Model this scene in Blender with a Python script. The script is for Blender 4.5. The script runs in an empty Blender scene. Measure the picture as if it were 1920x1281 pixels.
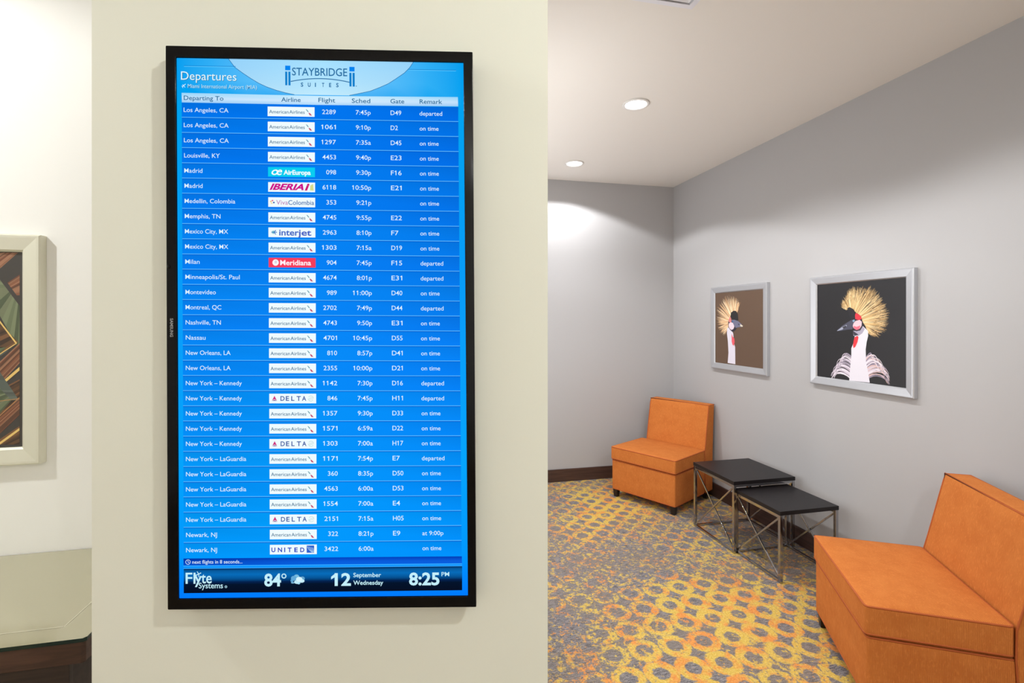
import bpy, bmesh, math, random
from mathutils import Vector, Matrix
random.seed(7)
S = bpy.context.scene
COL = S.collection
F, EYE = 920.0, 1.5                      # focal length in px of the 1920x1281 frame, eye height
TH = math.atan(205/920); CT, ST = math.cos(TH), math.sin(TH)
XW, YW, HC = 2.59, 4.35, 2.80            # right wall, back wall, ceiling height

# ------------------------------------------------------------------ camera
cd = bpy.data.cameras.new('camera'); cam = bpy.data.objects.new('camera', cd); COL.objects.link(cam)
cam.location = (0, 0, EYE); cam.rotation_euler = (math.pi/2, 0, -TH)
cd.sensor_width = 36; cd.lens = 36*F/1920; cd.shift_y = (600-640.5)/1920; cd.clip_start = .02
S.camera = cam
# ------------------------------------------------------------------ world, view, lights
w = bpy.data.worlds.new('world'); S.world = w; w.use_nodes = True
w.node_tree.nodes['Background'].inputs[0].default_value = (1, .97, .93, 1)
w.node_tree.nodes['Background'].inputs[1].default_value = .0
S.view_settings.view_transform = 'Standard'; S.view_settings.look = 'None'
S.view_settings.gamma = 1; S.view_settings.exposure = 0; S.view_settings.use_curve_mapping = False

def spot(loc, power, size=141, blend=.13, rad=.05, col=(1, .955, .89)):
    l = bpy.data.lights.new('downlight_lamp', 'SPOT'); l.energy = power; l.spot_size = math.radians(size)
    l.spot_blend = blend; l.shadow_soft_size = rad; l.color = col
    o = bpy.data.objects.new('downlight_lamp', l); o.location = loc; COL.objects.link(o); return o
# (x, y, watts, colour) of every recessed downlight
HALL = (.985, .99, 1); FOYER = (.965, .99, 1)
DOWN = [(1.39, 3.86, 72, HALL), (1.37, 2.72, 72, HALL), (1.37, 1.58, 72, HALL),
        (1.0, -.55, 120, FOYER), (-1.95, 1.0, 112, FOYER), (-.4, -2.2, 14, FOYER), (1.37, -1.9, 40, FOYER)]
# two added uplights that brighten the hall ceiling, out of sight behind the partition
UP = [(.45, 2.45, 4.6), (.45, 3.55, 4.6)]
for x, y, p in UP:
    l = bpy.data.lights.new('hall_up_fill', 'AREA'); l.shape = 'RECTANGLE'; l.size = .12; l.size_y = .34; l.energy = p; l.color = (1, 1, .99)
    o = bpy.data.objects.new('hall_up_fill', l); o.location = (x, y, 1.902); o.rotation_euler = (math.pi, 0, 0); COL.objects.link(o)
for i, (x, y, p, c) in enumerate(DOWN): spot((x, y, HC-.012), p, col=c, size=141 if i < 3 else 174, blend=.13 if i == 0 else .3)   # the lobby's lamps have flat opal lenses and throw wide
# added upward fill behind the camera, with no fitting of its own
al = bpy.data.lights.new('lobby_up_fill', 'AREA'); al.shape = 'RECTANGLE'; al.size = 1.2; al.size_y = 1.2
al.energy = 32; al.color = (1, 1, .98)
ao = bpy.data.objects.new('lobby_up_fill', al); ao.location = (-.6, -1.9, 2.1); COL.objects.link(ao)
ao.rotation_euler = (math.pi, 0, 0)      # throws its light up onto the ceiling

# added white fill before the solid lobby wall, behind the camera
fl_ = bpy.data.lights.new('lobby_front_fill', 'AREA'); fl_.shape = 'RECTANGLE'; fl_.size = 3.2; fl_.size_y = 1.8; fl_.energy = 7; fl_.color = (1, 1, 1)
fo = bpy.data.objects.new('lobby_front_fill', fl_); fo.location = (.3, -3.1, 1.4); fo.rotation_euler = (math.pi/2, 0, 0); COL.objects.link(fo)

# added soft fill lamp at the hall's closed left wall, hidden by the partition
fl_ = bpy.data.lights.new('hall_side_fill', 'AREA'); fl_.shape = 'RECTANGLE'; fl_.size = 1.3; fl_.size_y = 1.9; fl_.energy = 15; fl_.color = (1, 1, 1)
fo = bpy.data.objects.new('hall_side_fill', fl_); fo.location = (.352, 3.0, 1.05); fo.rotation_euler = (0, -math.pi/2, 0); COL.objects.link(fo)

# ------------------------------------------------------------------ helpers
def lin(c):
    if isinstance(c, str): c = tuple(int(c[i:i+2], 16) for i in (0, 2, 4))
    return tuple(((v/255)/12.92 if v <= 10.3 else ((v/255+.055)/1.055)**2.4) for v in c[:3])+(1.0,)

def mat(name, color, rough=.5, metal=0, **kw):
    m = bpy.data.materials.new(name); m.use_nodes = True
    b = m.node_tree.nodes['Principled BSDF']
    b.inputs['Base Color'].default_value = color if len(color) == 4 else lin(color)
    b.inputs['Roughness'].default_value = rough; b.inputs['Metallic'].default_value = metal
    for k, v in kw.items(): b.inputs[k.replace('_', ' ')].default_value = v
    return m
def N(m, t, **kw):
    n = m.node_tree.nodes.new(t)
    for k, v in kw.items():
        if k.startswith('i_'): n.inputs[k[2:].replace('_', ' ')].default_value = v
        else: setattr(n, k, v)
    return n
def L(m, a, b): m.node_tree.links.new(a, b)
def bsdf(m): return m.node_tree.nodes['Principled BSDF']
def M(m, op, a, b=None, c=None):
    n = m.node_tree.nodes.new('ShaderNodeMath'); n.operation = op
    for i, v in enumerate((a, b, c)):
        if v is None: continue
        if isinstance(v, (int, float)): n.inputs[i].default_value = v
        else: L(m, v, n.inputs[i])
    return n.outputs[0]
def MIX(m, f, a, b):
    n = m.node_tree.nodes.new('ShaderNodeMix'); n.data_type = 'RGBA'
    for s, v in ((0, f), (6, a), (7, b)):
        if isinstance(v, (int, float, tuple)): n.inputs[s].default_value = v
        else: L(m, v, n.inputs[s])
    return n.outputs[2]
def SS(m, v, lo, hi):
    n = m.node_tree.nodes.new('ShaderNodeMapRange'); n.interpolation_type = 'SMOOTHSTEP'
    L(m, v, n.inputs[0]); n.inputs[1].default_value = lo; n.inputs[2].default_value = hi
    return n.outputs[0]
def bump(m, h, s, d=.001):
    n = N(m, 'ShaderNodeBump'); n.inputs['Strength'].default_value = s; n.inputs['Distance'].default_value = d
    L(m, h, n.inputs['Height']); L(m, n.outputs[0], bsdf(m).inputs['Normal'])
def noise(m, vec, scale, detail=2, rough=.5, dist=0):
    n = N(m, 'ShaderNodeTexNoise'); n.inputs['Scale'].default_value = scale; n.inputs['Detail'].default_value = detail
    n.inputs['Roughness'].default_value = rough; n.inputs['Distortion'].default_value = dist
    if vec is not None: L(m, vec, n.inputs['Vector'])
    return n.outputs[0]
def vscale(m, vec, s):
    n = N(m, 'ShaderNodeMapping'); n.inputs['Scale'].default_value = s; L(m, vec, n.inputs[0]); return n.outputs[0]

def paint(name, col, rough=.85):
    m = mat(name, col, rough); p = N(m, 'ShaderNodeNewGeometry').outputs['Position']
    bump(m, noise(m, p, 260, 3), .12, .0006); return m

def rayd(px, py):
    a = (px-960)/F; b = (600-py)/F
    return Vector((a*CT+ST, -a*ST+CT, b))
def atp(px, py, z=None, x=None, y=None):
    r = rayd(px, py)
    t = (z-EYE)/r.z if z is not None else (x/r.x if x is not None else y/r.y)
    return Vector((0, 0, EYE))+r*t

class MB:
    def __init__(s): s.v = []; s.f = []; s.c = []; s.m = []
    def add(s, vs, fs, col=None, mi=0):
        o = len(s.v); s.v += [tuple(v) for v in vs]
        for f in fs: s.f.append(tuple(i+o for i in f)); s.c.append(col); s.m.append(mi)
    def box(s, a, b, mi=0, M4=None):
        (x0, y0, z0), (x1, y1, z1) = a, b
        vs = [Vector(p) for p in ((x0,y0,z0),(x1,y0,z0),(x1,y1,z0),(x0,y1,z0),(x0,y0,z1),(x1,y0,z1),(x1,y1,z1),(x0,y1,z1))]
        if M4: vs = [M4 @ v for v in vs]
        s.add(vs, [(0,3,2,1),(4,5,6,7),(0,1,5,4),(1,2,6,5),(2,3,7,6),(3,0,4,7)], None, mi)
    def tube(s, pts, r, n=8, closed=False, mi=0):
        pts = [Vector(p) for p in pts]; k = len(pts); rings = []
        for i, p in enumerate(pts):
            a = pts[(i-1) % k] if (closed or i > 0) else pts[i]
            b = pts[(i+1) % k] if (closed or i < k-1) else pts[i]
            t = (b-a).normalized(); up = Vector((0, 0, 1)) if abs(t.z) < .9 else Vector((1, 0, 0))
            u = t.cross(up).normalized(); q = u.cross(t)
            rings.append([p+(u*math.cos(j*2*math.pi/n)+q*math.sin(j*2*math.pi/n))*r for j in range(n)])
        vs = [v for g in rings for v in g]; fs = []
        for i in range(k if closed else k-1):
            for j in range(n):
                a0 = i*n+j; a1 = i*n+(j+1) % n; b0 = ((i+1) % k)*n+j; b1 = ((i+1) % k)*n+(j+1) % n
                fs.append((a0, a1, b1, b0))
        if not closed: fs += [tuple(range(n))[::-1], tuple((k-1)*n+j for j in range(n))]
        s.add(vs, fs, None, mi)
    def bar(s, p, q, wd, mi=0, ht=None):       # square bar between two points
        p, q = Vector(p), Vector(q); t = (q-p).normalized(); ht = ht or wd
        up = Vector((0, 0, 1)) if abs(t.z) < .95 else Vector((0, 1, 0))
        u = t.cross(up).normalized()*wd/2; v = u.normalized().cross(t).normalized()*ht/2
        vs = [p-u-v, p+u-v, p+u+v, p-u+v, q-u-v, q+u-v, q+u+v, q-u+v]
        s.add(vs, [(0,1,2,3),(7,6,5,4),(0,4,5,1),(1,5,6,2),(2,6,7,3),(3,7,4,0)], None, mi)
    def lathe(s, prof, n=32, c=(0, 0, 0), mi=0):
        vs = []
        for r, z in prof: vs += [(c[0]+r*math.cos(j*2*math.pi/n), c[1]+r*math.sin(j*2*math.pi/n), c[2]+z) for j in range(n)]
        fs = [(i*n+j, i*n+(j+1) % n, (i+1)*n+(j+1) % n, (i+1)*n+j) for i in range(len(prof)-1) for j in range(n)]
        s.add(vs, fs, None, mi)
    def build(s, name, mats, parent=None, smooth=False, bevel=0, kind=None, loc=None, fix=False, seg=2):
        me = bpy.data.meshes.new(name); me.from_pydata(s.v, [], s.f)
        for m_ in (mats if isinstance(mats, (list, tuple)) else [mats]): me.materials.append(m_)
        me.polygons.foreach_set('material_index', s.m)
        if any(c is not None for c in s.c):
            at = me.color_attributes.new('tint', 'FLOAT_COLOR', 'CORNER'); k = 0
            for p, c in zip(me.polygons, s.c):
                for j in range(p.loop_total):
                    at.data[p.loop_start+j].color = c[j] if isinstance(c, list) else c
        if fix or bevel:
            bm = bmesh.new(); bm.from_mesh(me)
            bmesh.ops.remove_doubles(bm, verts=bm.verts, dist=1e-6)
            bmesh.ops.recalc_face_normals(bm, faces=bm.faces)
            if bevel: bmesh.ops.bevel(bm, geom=list(bm.edges), offset=bevel, segments=seg, affect='EDGES', profile=.5)
            bm.to_mesh(me); bm.free()
        if smooth or bevel: me.shade_smooth()
        if bevel:
            pass
        me.update()
        o = bpy.data.objects.new(name, me); COL.objects.link(o)
        if parent: o.parent = parent
        if loc: o.location = loc
        if kind: o['kind'] = kind
        if smooth == 'angle' or bevel:
            md = o.modifiers.new('wn', 'WEIGHTED_NORMAL'); md.keep_sharp = False
        return o

def thing(name, label, cat, loc=(0, 0, 0), rz=0, group=None):
    o = bpy.data.objects.new(name, None); COL.objects.link(o); o.location = loc; o.rotation_euler = (0, 0, rz)
    o.empty_display_size = .1; o['label'] = label; o['category'] = cat
    if group: o['group'] = group
    return o
def struct(name, mb, m, parent=None, **k): return mb.build(name, m, parent, kind='structure' if not parent else None, **k)

# ------------------------------------------------------------------ materials
M_grey = paint('grey_wall_paint', (178, 177, 178))
M_cream = paint('cream_wall_paint', (230, 230, 214))
M_white = paint('white_wall_paint', (246, 245, 240))
M_ceil = paint('ceiling_paint', (236, 232, 226))
M_base = mat('dark_wood_base', (66, 46, 40), .45)
M_chrome = mat('chrome', (176, 176, 180), .1, 1)
M_laminate = mat('black_laminate', (24, 20, 22), .4, 0, Specular_IOR_Level=.35)
M_foot = mat('black_foot', (26, 21, 21), .4)
M_black = mat('gloss_black_plastic', (6, 6, 7), .12, 0, Specular_IOR_Level=.2)
M_blackm = mat('matt_black_plastic', (12, 12, 12), .5)
M_silver = mat('brushed_silver', (196, 198, 203), .34, .6)
M_champ = mat('champagne_frame', (226, 224, 205), .38, .25)
M_letter = mat('silver_lettering', (150, 150, 148), .4)
M_trimw = mat('white_metal_trim', (235, 233, 230), .5)
M_vent = mat('vent_enamel', (232, 232, 240), .45)
M_duct = mat('duct_dark', (90, 90, 95), .8)
def emit(name, col, st):
    m = bpy.data.materials.new(name); m.use_nodes = True; nt = m.node_tree; nt.nodes.clear()
    e = nt.nodes.new('ShaderNodeEmission'); o = nt.nodes.new('ShaderNodeOutputMaterial'); e.inputs[1].default_value = st
    if col == 'tint':
        a = nt.nodes.new('ShaderNodeVertexColor'); a.layer_name = 'tint'; nt.links.new(a.outputs[0], e.inputs[0])
    else: e.inputs[0].default_value = col
    nt.links.new(e.outputs[0], o.inputs[0]); return m
M_screen = emit('screen_light', 'tint', 1.0)
M_lamp = emit('lamp_light', (1, .97, .93, 1), 14)
M_print = mat('print_ink', (255, 255, 255), .45)
_a = N(M_print, 'ShaderNodeVertexColor'); _a.layer_name = 'tint'; L(M_print, _a.outputs[0], bsdf(M_print).inputs['Base Color'])

# brushed grain on the frames
for m_, sc in ((M_silver, (40, 40, 600)), (M_champ, (30, 30, 300))):
    tc = N(m_, 'ShaderNodeTexCoord').outputs['Object']; bump(m_, noise(m_, vscale(m_, tc, sc), 1, 2), .15, .0004)
# dark wood with grain
def wood(m, c1, c2, axis=(3, 40, 40)):
    tc = N(m, 'ShaderNodeTexCoord').outputs['Object']; n = noise(m, vscale(m, tc, axis), 1.5, 4, .6, .6)
    L(m, MIX(m, SS(m, n, .35, .65), lin(c1), lin(c2)), bsdf(m).inputs['Base Color']); bump(m, n, .1, .0005)
wood(M_base, (58, 40, 35), (78, 54, 46), (2, 2, 60))
M_walnut = mat('walnut_counter', (70, 48, 38), .42); wood(M_walnut, (62, 42, 33), (82, 57, 45))
M_cab = mat('dark_cabinet', (58, 46, 40), .5); wood(M_cab, (52, 41, 36), (64, 51, 44))
M_glass = mat('glossy_glass_top', (186, 181, 152), .07, .35, Specular_IOR_Level=.7, Coat_Weight=.6)
M_gedge = mat('green_glass_edge', (22, 44, 38), .1)
M_inlay = mat('pale_inlay', (226, 220, 196), .2)

# orange corded upholstery
M_fab = mat('orange_corded_fabric', (205, 112, 45), .9, 0, Specular_IOR_Level=.2)
tc = N(M_fab, 'ShaderNodeTexCoord').outputs['Object']
sep = N(M_fab, 'ShaderNodeSeparateXYZ'); L(M_fab, tc, sep.inputs[0])
wob = noise(M_fab, tc, 60, 2)
cx = M(M_fab, 'SINE', M(M_fab, 'ADD', M(M_fab, 'MULTIPLY', M(M_fab, 'ADD', sep.outputs[0], sep.outputs[1]), 2*math.pi/.0052), M(M_fab, 'MULTIPLY', wob, 5)))
cord = SS(M_fab, cx, -1, 1)
mott = noise(M_fab, tc, 14, 4, .65)
fine = noise(M_fab, vscale(M_fab, tc, (160, 160, 60)), 1, 2)
base = MIX(M_fab, SS(M_fab, mott, .3, .7), lin((200, 117, 54)), lin((210, 128, 62)))
base = MIX(M_fab, M(M_fab, 'MULTIPLY', cord, .33), base, lin((165, 76, 26)))
base = MIX(M_fab, M(M_fab, 'MULTIPLY', SS(M_fab, fine, .5, .75), .3), base, lin((235, 150, 78)))
L(M_fab, base, bsdf(M_fab).inputs['Base Color'])
bump(M_fab, M(M_fab, 'ADD', cord, M(M_fab, 'MULTIPLY', fine, .8)), .35, .0008)
M_pipe = mat('orange_piping', (178, 88, 36), .8)

# carpet: square lattice of worn rings, yellow and orange, on streaked grey
M_carpet = mat('patterned_carpet', (110, 102, 98), .95)
m = M_carpet; P = N(m, 'ShaderNodeNewGeometry').outputs['Position']
sp = N(m, 'ShaderNodeSeparateXYZ'); L(m, P, sp.inputs[0])
j1 = noise(m, P, 55, 3, .6); j2 = noise(m, vscale(m, P, (1.03, .97, 1)), 57, 3, .6)
def cell(v, org, size, j):
    u = M(m, 'DIVIDE', M(m, 'SUBTRACT', v, org), size)
    idx = M(m, 'FLOOR', M(m, 'ADD', u, .5))
    return M(m, 'MULTIPLY', M(m, 'ADD', M(m, 'SUBTRACT', u, idx), M(m, 'MULTIPLY', M(m, 'SUBTRACT', j, .5), .16)), size), idx
dx, ix = cell(sp.outputs[0], 1.672, .150, j1); dy, iy = cell(sp.outputs[1], 2.190, .148, j2)
dist = M(m, 'SQRT', M(m, 'ADD', M(m, 'MULTIPLY', dx, dx), M(m, 'MULTIPLY', dy, dy)))
off = M(m, 'ABSOLUTE', M(m, 'SUBTRACT', dist, .057))
brk = noise(m, P, 46, 5, .8)
patch = noise(m, vscale(m, P, (1, 1, 1)), 1.25, 2, .5, .4)
def blob(x, y, rx, ry):
    ax = M(m, 'DIVIDE', M(m, 'SUBTRACT', sp.outputs[0], x), rx); ay = M(m, 'DIVIDE', M(m, 'SUBTRACT', sp.outputs[1], y), ry)
    return M(m, 'POWER', 2.718, M(m, 'MULTIPLY', -1, M(m, 'ADD', M(m, 'MULTIPLY', ax, ax), M(m, 'MULTIPLY', ay, ay))))
fld = SS(m, M(m, 'ADD', patch, M(m, 'MULTIPLY', M(m, 'SUBTRACT', noise(m, P, 5, 2), .5), .25)), .38, .66)
fld = M(m, 'MULTIPLY', fld, .55)
for bx, by, rx, ry, wt in ((1.80, 2.10, .55, .42, .85), (1.25, 1.75, .35, .28, .45), (1.55, 3.65, .42, .60, .55), (2.0, 2.95, .35, .30, .42),
                           (1.12, 2.72, .28, .36, -.45), (1.40, 2.85, .16, .25, -.35), (.75, 1.9, .25, .3, .15)):
    fld = M(m, 'ADD', fld, M(m, 'MULTIPLY', blob(bx, by, rx, ry), wt))
pm = M(m, 'MAXIMUM', M(m, 'MINIMUM', fld, 1), 0)
# ring width grows with the patch mask; breakup eats it away elsewhere
width = M(m, 'ADD', M(m, 'ADD', .012, M(m, 'MULTIPLY', pm, .009)), M(m, 'MULTIPLY', M(m, 'SUBTRACT', noise(m, P, 70, 4, .8), .5), .020))
ringm = M(m, 'SUBTRACT', 1, SS(m, M(m, 'SUBTRACT', off, width), -.004, .004))
eat = SS(m, M(m, 'ADD', brk, M(m, 'MULTIPLY', pm, .19)), .53, .60)
ringm = M(m, 'MULTIPLY', ringm, eat)
# crumbs of yellow between rings
crumb = SS(m, M(m, 'ADD', noise(m, P, 34, 5, .75), M(m, 'MULTIPLY', noise(m, P, 3.5, 2), .32)), 0.72, .75)
mask = M(m, 'MAXIMUM', ringm, M(m, 'MULTIPLY', crumb, .85))
cells = N(m, 'ShaderNodeCombineXYZ'); L(m, ix, cells.inputs[0]); L(m, iy, cells.inputs[1])
hue = noise(m, P, 11, 3, .65)
orange = SS(m, M(m, 'ADD', hue, M(m, 'MULTIPLY', M(m, 'SUBTRACT', noise(m, cells.outputs[0], 3.7, 0), .5), .35)), .42, .66)
vein = noise(m, P, 120, 3, .7)
ycol = MIX(m, SS(m, vein, .35, .7), lin((200, 164, 62)), lin((224, 196, 106)))
ocol = MIX(m, SS(m, vein, .35, .7), lin((212, 128, 56)), lin((230, 162, 86)))
ink = MIX(m, orange, ycol, ocol)
st = noise(m, vscale(m, P, (28, 190, 1)), 1, 3, .7)
st2 = noise(m, P, 210, 2, .7)
big = noise(m, P, 2.2, 3)
grey = MIX(m, SS(m, M(m, 'ADD', M(m, 'MULTIPLY', st, .6), M(m, 'MULTIPLY', st2, .4)), .40, .60), lin((78, 74, 78)), lin((150, 145, 146)))
grey = MIX(m, M(m, 'MULTIPLY', SS(m, big, .4, .65), .45), grey, lin((132, 116, 98)))
dk = SS(m, noise(m, P, 150, 3, .8), .60, .66)
col = MIX(m, mask, grey, ink)
col = MIX(m, M(m, 'MULTIPLY', dk, .45), col, lin((70, 62, 58)))
L(m, col, bsdf(m).inputs['Base Color'])
bump(m, M(m, 'ADD', st2, st), .5, .003)

# ------------------------------------------------------------------ setting
X0, Y0 = -3.2, -3.2
b = MB(); b.box((X0, Y0, -.1), (XW+.1, YW+.1, 0)); struct('floor', b, M_carpet)
b = MB(); b.box((X0, Y0, HC), (XW+.1, YW+.1, HC+.1)); struct('ceiling', b, M_ceil)
b = MB(); b.box((XW, Y0, 0), (XW+.1, YW+.1, HC)); struct('wall_right', b, M_grey)
YL = 1.85; XA = .34                        # white wall on the left and the corner it turns at
b = MB(); b.box((XA, YW, 0), (XW, YW+.1, HC)); struct('wall_back', b, M_grey)
b = MB(); b.box((X0, YL, 0), (XA-.1, YL+.1, HC)); struct('wall_left_alcove', b, M_white)
b = MB(); b.box((XA-.1, YL, 0), (XA, YW+.1, HC)); struct('wall_left_hall', b, M_grey)
b = MB(); b.box((X0-.1, Y0, 0), (X0, YL+.1, HC)); struct('wall_left', b, M_white)
b = MB(); b.box((X0, Y0-.1, 0), (XW, Y0, HC)); struct('wall_front', b, M_white)
def base(name, a, c):
    b = MB(); b.box(a, c); struct(name, b, M_base, bevel=.003)
base('baseboard_back', (XA, YW-.014, 0), (XW-.014, YW, .115))
base('baseboard_right', (XW-.014, Y0, 0), (XW, YW, .115))
base('baseboard_left', (XA, YL, 0), (XA+.014, YW-.014, .115))

# screen plane: nearly square on to the view
def cam2w(X, Y, Z=0): return Vector((X*CT+Y*ST, -X*ST+Y*CT, Z))
Pl, Pr = cam2w(-.6380, .9030), cam2w(-.0738, .9180)
TDIR = (Pr-Pl).normalized(); TN = Vector((TDIR.y, -TDIR.x, 0))     # TN points to the viewer
WOFF = .040
def onscreen(px, py, lift=0.0):
    r = rayd(px, py); o = Vector((0, 0, EYE)); p0 = Vector((Pl.x, Pl.y, EYE))+TN*lift
    return o+r*((p0-o).dot(TN)/r.dot(TN))
wl = onscreen(172, 600, -WOFF); wr = onscreen(1027, 600, -WOFF)
b = MB(); vs = []
for z in (0, HC):
    for p in (wl, wr, wr-TN*.11, wl-TN*.11): vs.append((p.x, p.y, z))
b.add(vs, [(0,1,2,3),(7,6,5,4),(0,4,5,1),(1,5,6,2),(2,6,7,3),(3,7,4,0)])
struct('wall_partition', b, M_cream, fix=True)

# ------------------------------------------------------------------ flight screen
TV = thing('flight_information_screen', 'tall black flat screen of blue flight departures hung on the cream wall', 'screen', tuple(onscreen(600, 612)))
def TP(o): o.parent = TV; o.matrix_parent_inverse = Matrix.Translation(-Vector(TV.location)); return o
def child(o, par): o.parent = par; o.matrix_parent_inverse = par.matrix_world.inverted() if False else Matrix.Identity(4); return o
OUT = [(310, 85), (886, 97), (893, 1139), (314, 1144)]
INN = [(328.9, 107), (868.8, 116.5), (877.3, 1118.5), (334.0, 1124)]
def ring(mb, out, inn, lf, lb, li):
    o1 = [onscreen(*p, lf) for p in out]; i1 = [onscreen(*p, lf) for p in inn]
    o0 = [p+TN*(lb-lf) for p in o1]; i0 = [p+TN*(li-lf) for p in i1]
    for k in range(4):
        j = (k+1) % 4
        mb.add([o1[k], o1[j], i1[j], i1[k]], [(0, 1, 2, 3)]); mb.add([o0[k], o0[j], o1[j], o1[k]], [(0, 1, 2, 3)])
        mb.add([i1[k], i1[j], i0[j], i0[k]], [(0, 1, 2, 3)]); mb.add([i0[k], i0[j], o0[j], o0[k]], [(0, 1, 2, 3)])
b = MB(); ring(b, OUT, INN, 0, -.014, -.014)
bezel = TP(b.build('bezel', M_black, bevel=.0012)); bezel['label'] = 'glossy black bezel'
def plate(name, quad, l0, l1, m, par=None, bevel=0):
    b = MB(); a = [onscreen(*p, l0) for p in quad]; c = [p+TN*(l1-l0) for p in a]
    b.add(a+c, [(0,1,2,3),(7,6,5,4),(0,4,5,1),(1,5,6,2),(2,6,7,3),(3,7,4,0)])
    return b.build(name, m, fix=True, bevel=bevel)
def inset(q, d): cx = sum(p[0] for p in q)/4; cy = sum(p[1] for p in q)/4; return [(x+(d if x < cx else -d), y+(d if y < cy else -d)) for x, y in q]
TP(plate('back_cover', inset(OUT, 4), -.0142, -.034, M_blackm, bevel=.003))
TP(plate('wall_bracket', inset(OUT, 200), -.0342, -.0399, M_blackm))
LS = -.0035
# screen content: colour meshes on the panel
class SC(MB):
    def __init__(s, layer=1): super().__init__(); s.l = LS+.00012*layer
    def poly(s, pts, col, dl=0):
        c = [lin(q) for q in col] if isinstance(col, list) else lin(col)
        s.add([onscreen(x, y, s.l+.00006*dl) for x, y in pts], [tuple(range(len(pts)))], c)
    def rect(s, x0, x1, y0l, y1l, y0r, y1r, col, dl=0): s.poly([(x0, y0l), (x1, y0r), (x1, y1r), (x0, y1l)], col, dl)
    def line(s, pts, wd, col, dl=0):
        for (x0, y0), (x1, y1) in zip(pts, pts[1:]):
            d = math.hypot(x1-x0, y1-y0) or 1; nx, ny = -(y1-y0)/d*wd/2, (x1-x0)/d*wd/2
            s.poly([(x0+nx, y0+ny), (x1+nx, y1+ny), (x1-nx, y1-ny), (x0-nx, y0-ny)], col, dl)
    def disc(s, cx, cy, rx, ry, col, dl=0, n=18): s.poly([(cx+rx*math.cos(a*2*math.pi/n), cy+ry*math.sin(a*2*math.pi/n)) for a in range(n)], col, dl)
_gc = {}
def glyphs(t, bold, shear):
    key = (t, bold, shear)
    if key not in _gc:
        cu = bpy.data.curves.new('t', 'FONT'); cu.body = t; cu.resolution_u = 3; cu.offset = bold; cu.shear = shear
        ob = bpy.data.objects.new('t', cu); COL.objects.link(ob)
        dg = bpy.context.evaluated_depsgraph_get(); me = ob.evaluated_get(dg).to_mesh()
        vs = [(v.co.x, v.co.y) for v in me.vertices]; fs = [tuple(p.vertices) for p in me.polygons]
        ob.evaluated_get(dg).to_mesh_clear(); bpy.data.objects.remove(ob); bpy.data.curves.remove(cu)
        _gc[key] = (vs, fs)
    return _gc[key]
_cap = None
def capH():
    global _cap
    if _cap is None: _cap = max(v[1] for v in glyphs('H', 0, 0)[0])
    return _cap
def text(sc, t, x, y, cap, width, col, slope=0, bold=0, shear=0, align='l', dl=1, vertical=False):
    vs, fs = glyphs(t, bold, shear); a = min(v[0] for v in vs); e = max(v[0] for v in vs)
    sx = width/(e-a); sy = cap/capH()
    if align == 'r': x = x-width
    if align == 'c': x = x-width/2
    flags = []
    if '1' in t and not vertical and not shear:           # the board's figure one has a flag at its head
        one = [v[0] for v in glyphs('1', bold, 0)[0]]; sw = max(one)-min(one); vs = list(vs); fs = list(fs); H = capH()
        for k, ch in enumerate(t):
            if ch == '1':
                xr1 = max(v[0] for v in glyphs(t[:k+1], bold, 0)[0]); xl1 = xr1-sw; n0 = len(vs)
                vs += [(xl1+sw*.1, H), (xl1+sw*.1, H-sw*1.25), (xl1-sw*1.15, H-sw*2.1), (xl1-sw*1.15, H-sw*1.15)]; fs.append((n0, n0+1, n0+2, n0+3))
        fs = [tuple(f) for f in fs]
    out = []
    for vx, vy in vs:
        if vertical: px = x+vy*sy; py = y+(vx-a)*sx
        else: px = x+(vx-a)*sx; py = y+(px-x)*slope-vy*sy
        out.append(onscreen(px, py, sc.l+.00006*dl))
    sc.add(out, fs, lin(col))
def interp(t, xs):
    for (a, va), (c, vc) in zip(xs, xs[1:]):
        if t <= c: return va+(vc-va)*(t-a)/(c-a)
    return xs[-1][1]
# panel with its background gradient
sc = SC(0)
NX, NY = 8, 24
def bl(u, v):
    (ax, ay), (bx, by), (cx_, cy_), (dx_, dy_) = INN
    return ((1-v)*((1-u)*ax+u*bx)+v*((1-u)*dx_+u*cx_), (1-v)*((1-u)*ay+u*by)+v*((1-u)*dy_+u*cy_))
def bgc(u, v):
    edge = abs(u-.5)*2
    r = interp(v, [(0, 0), (.5, 10), (1, 0)]); g = interp(v, [(0, 158), (.1, 164), (.4, 156), (.75, 164), (.92, 152), (1, 122)])
    bb = interp(v, [(0, 240), (.5, 250), (1, 255)])
    if v < .08: k = 1-edge**2; r += 110*k; g += 36*k; bb += 12*k
    return (min(255, r), min(255, g), min(255, bb))
for j in range(NY):
    for i in range(NX):
        q = [(i/NX, j/NY), ((i+1)/NX, j/NY), ((i+1)/NX, (j+1)/NY), (i/NX, (j+1)/NY)]
        sc.poly([bl(*p) for p in q], [bgc(*p) for p in q])
panel = TP(sc.build('display_panel', M_screen)); panel['label'] = 'glowing blue display'
def SUB(sc, name):
    o = sc.build(name, M_screen); o.parent = panel; o.matrix_parent_inverse = Matrix.Identity(4); return o
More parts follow.
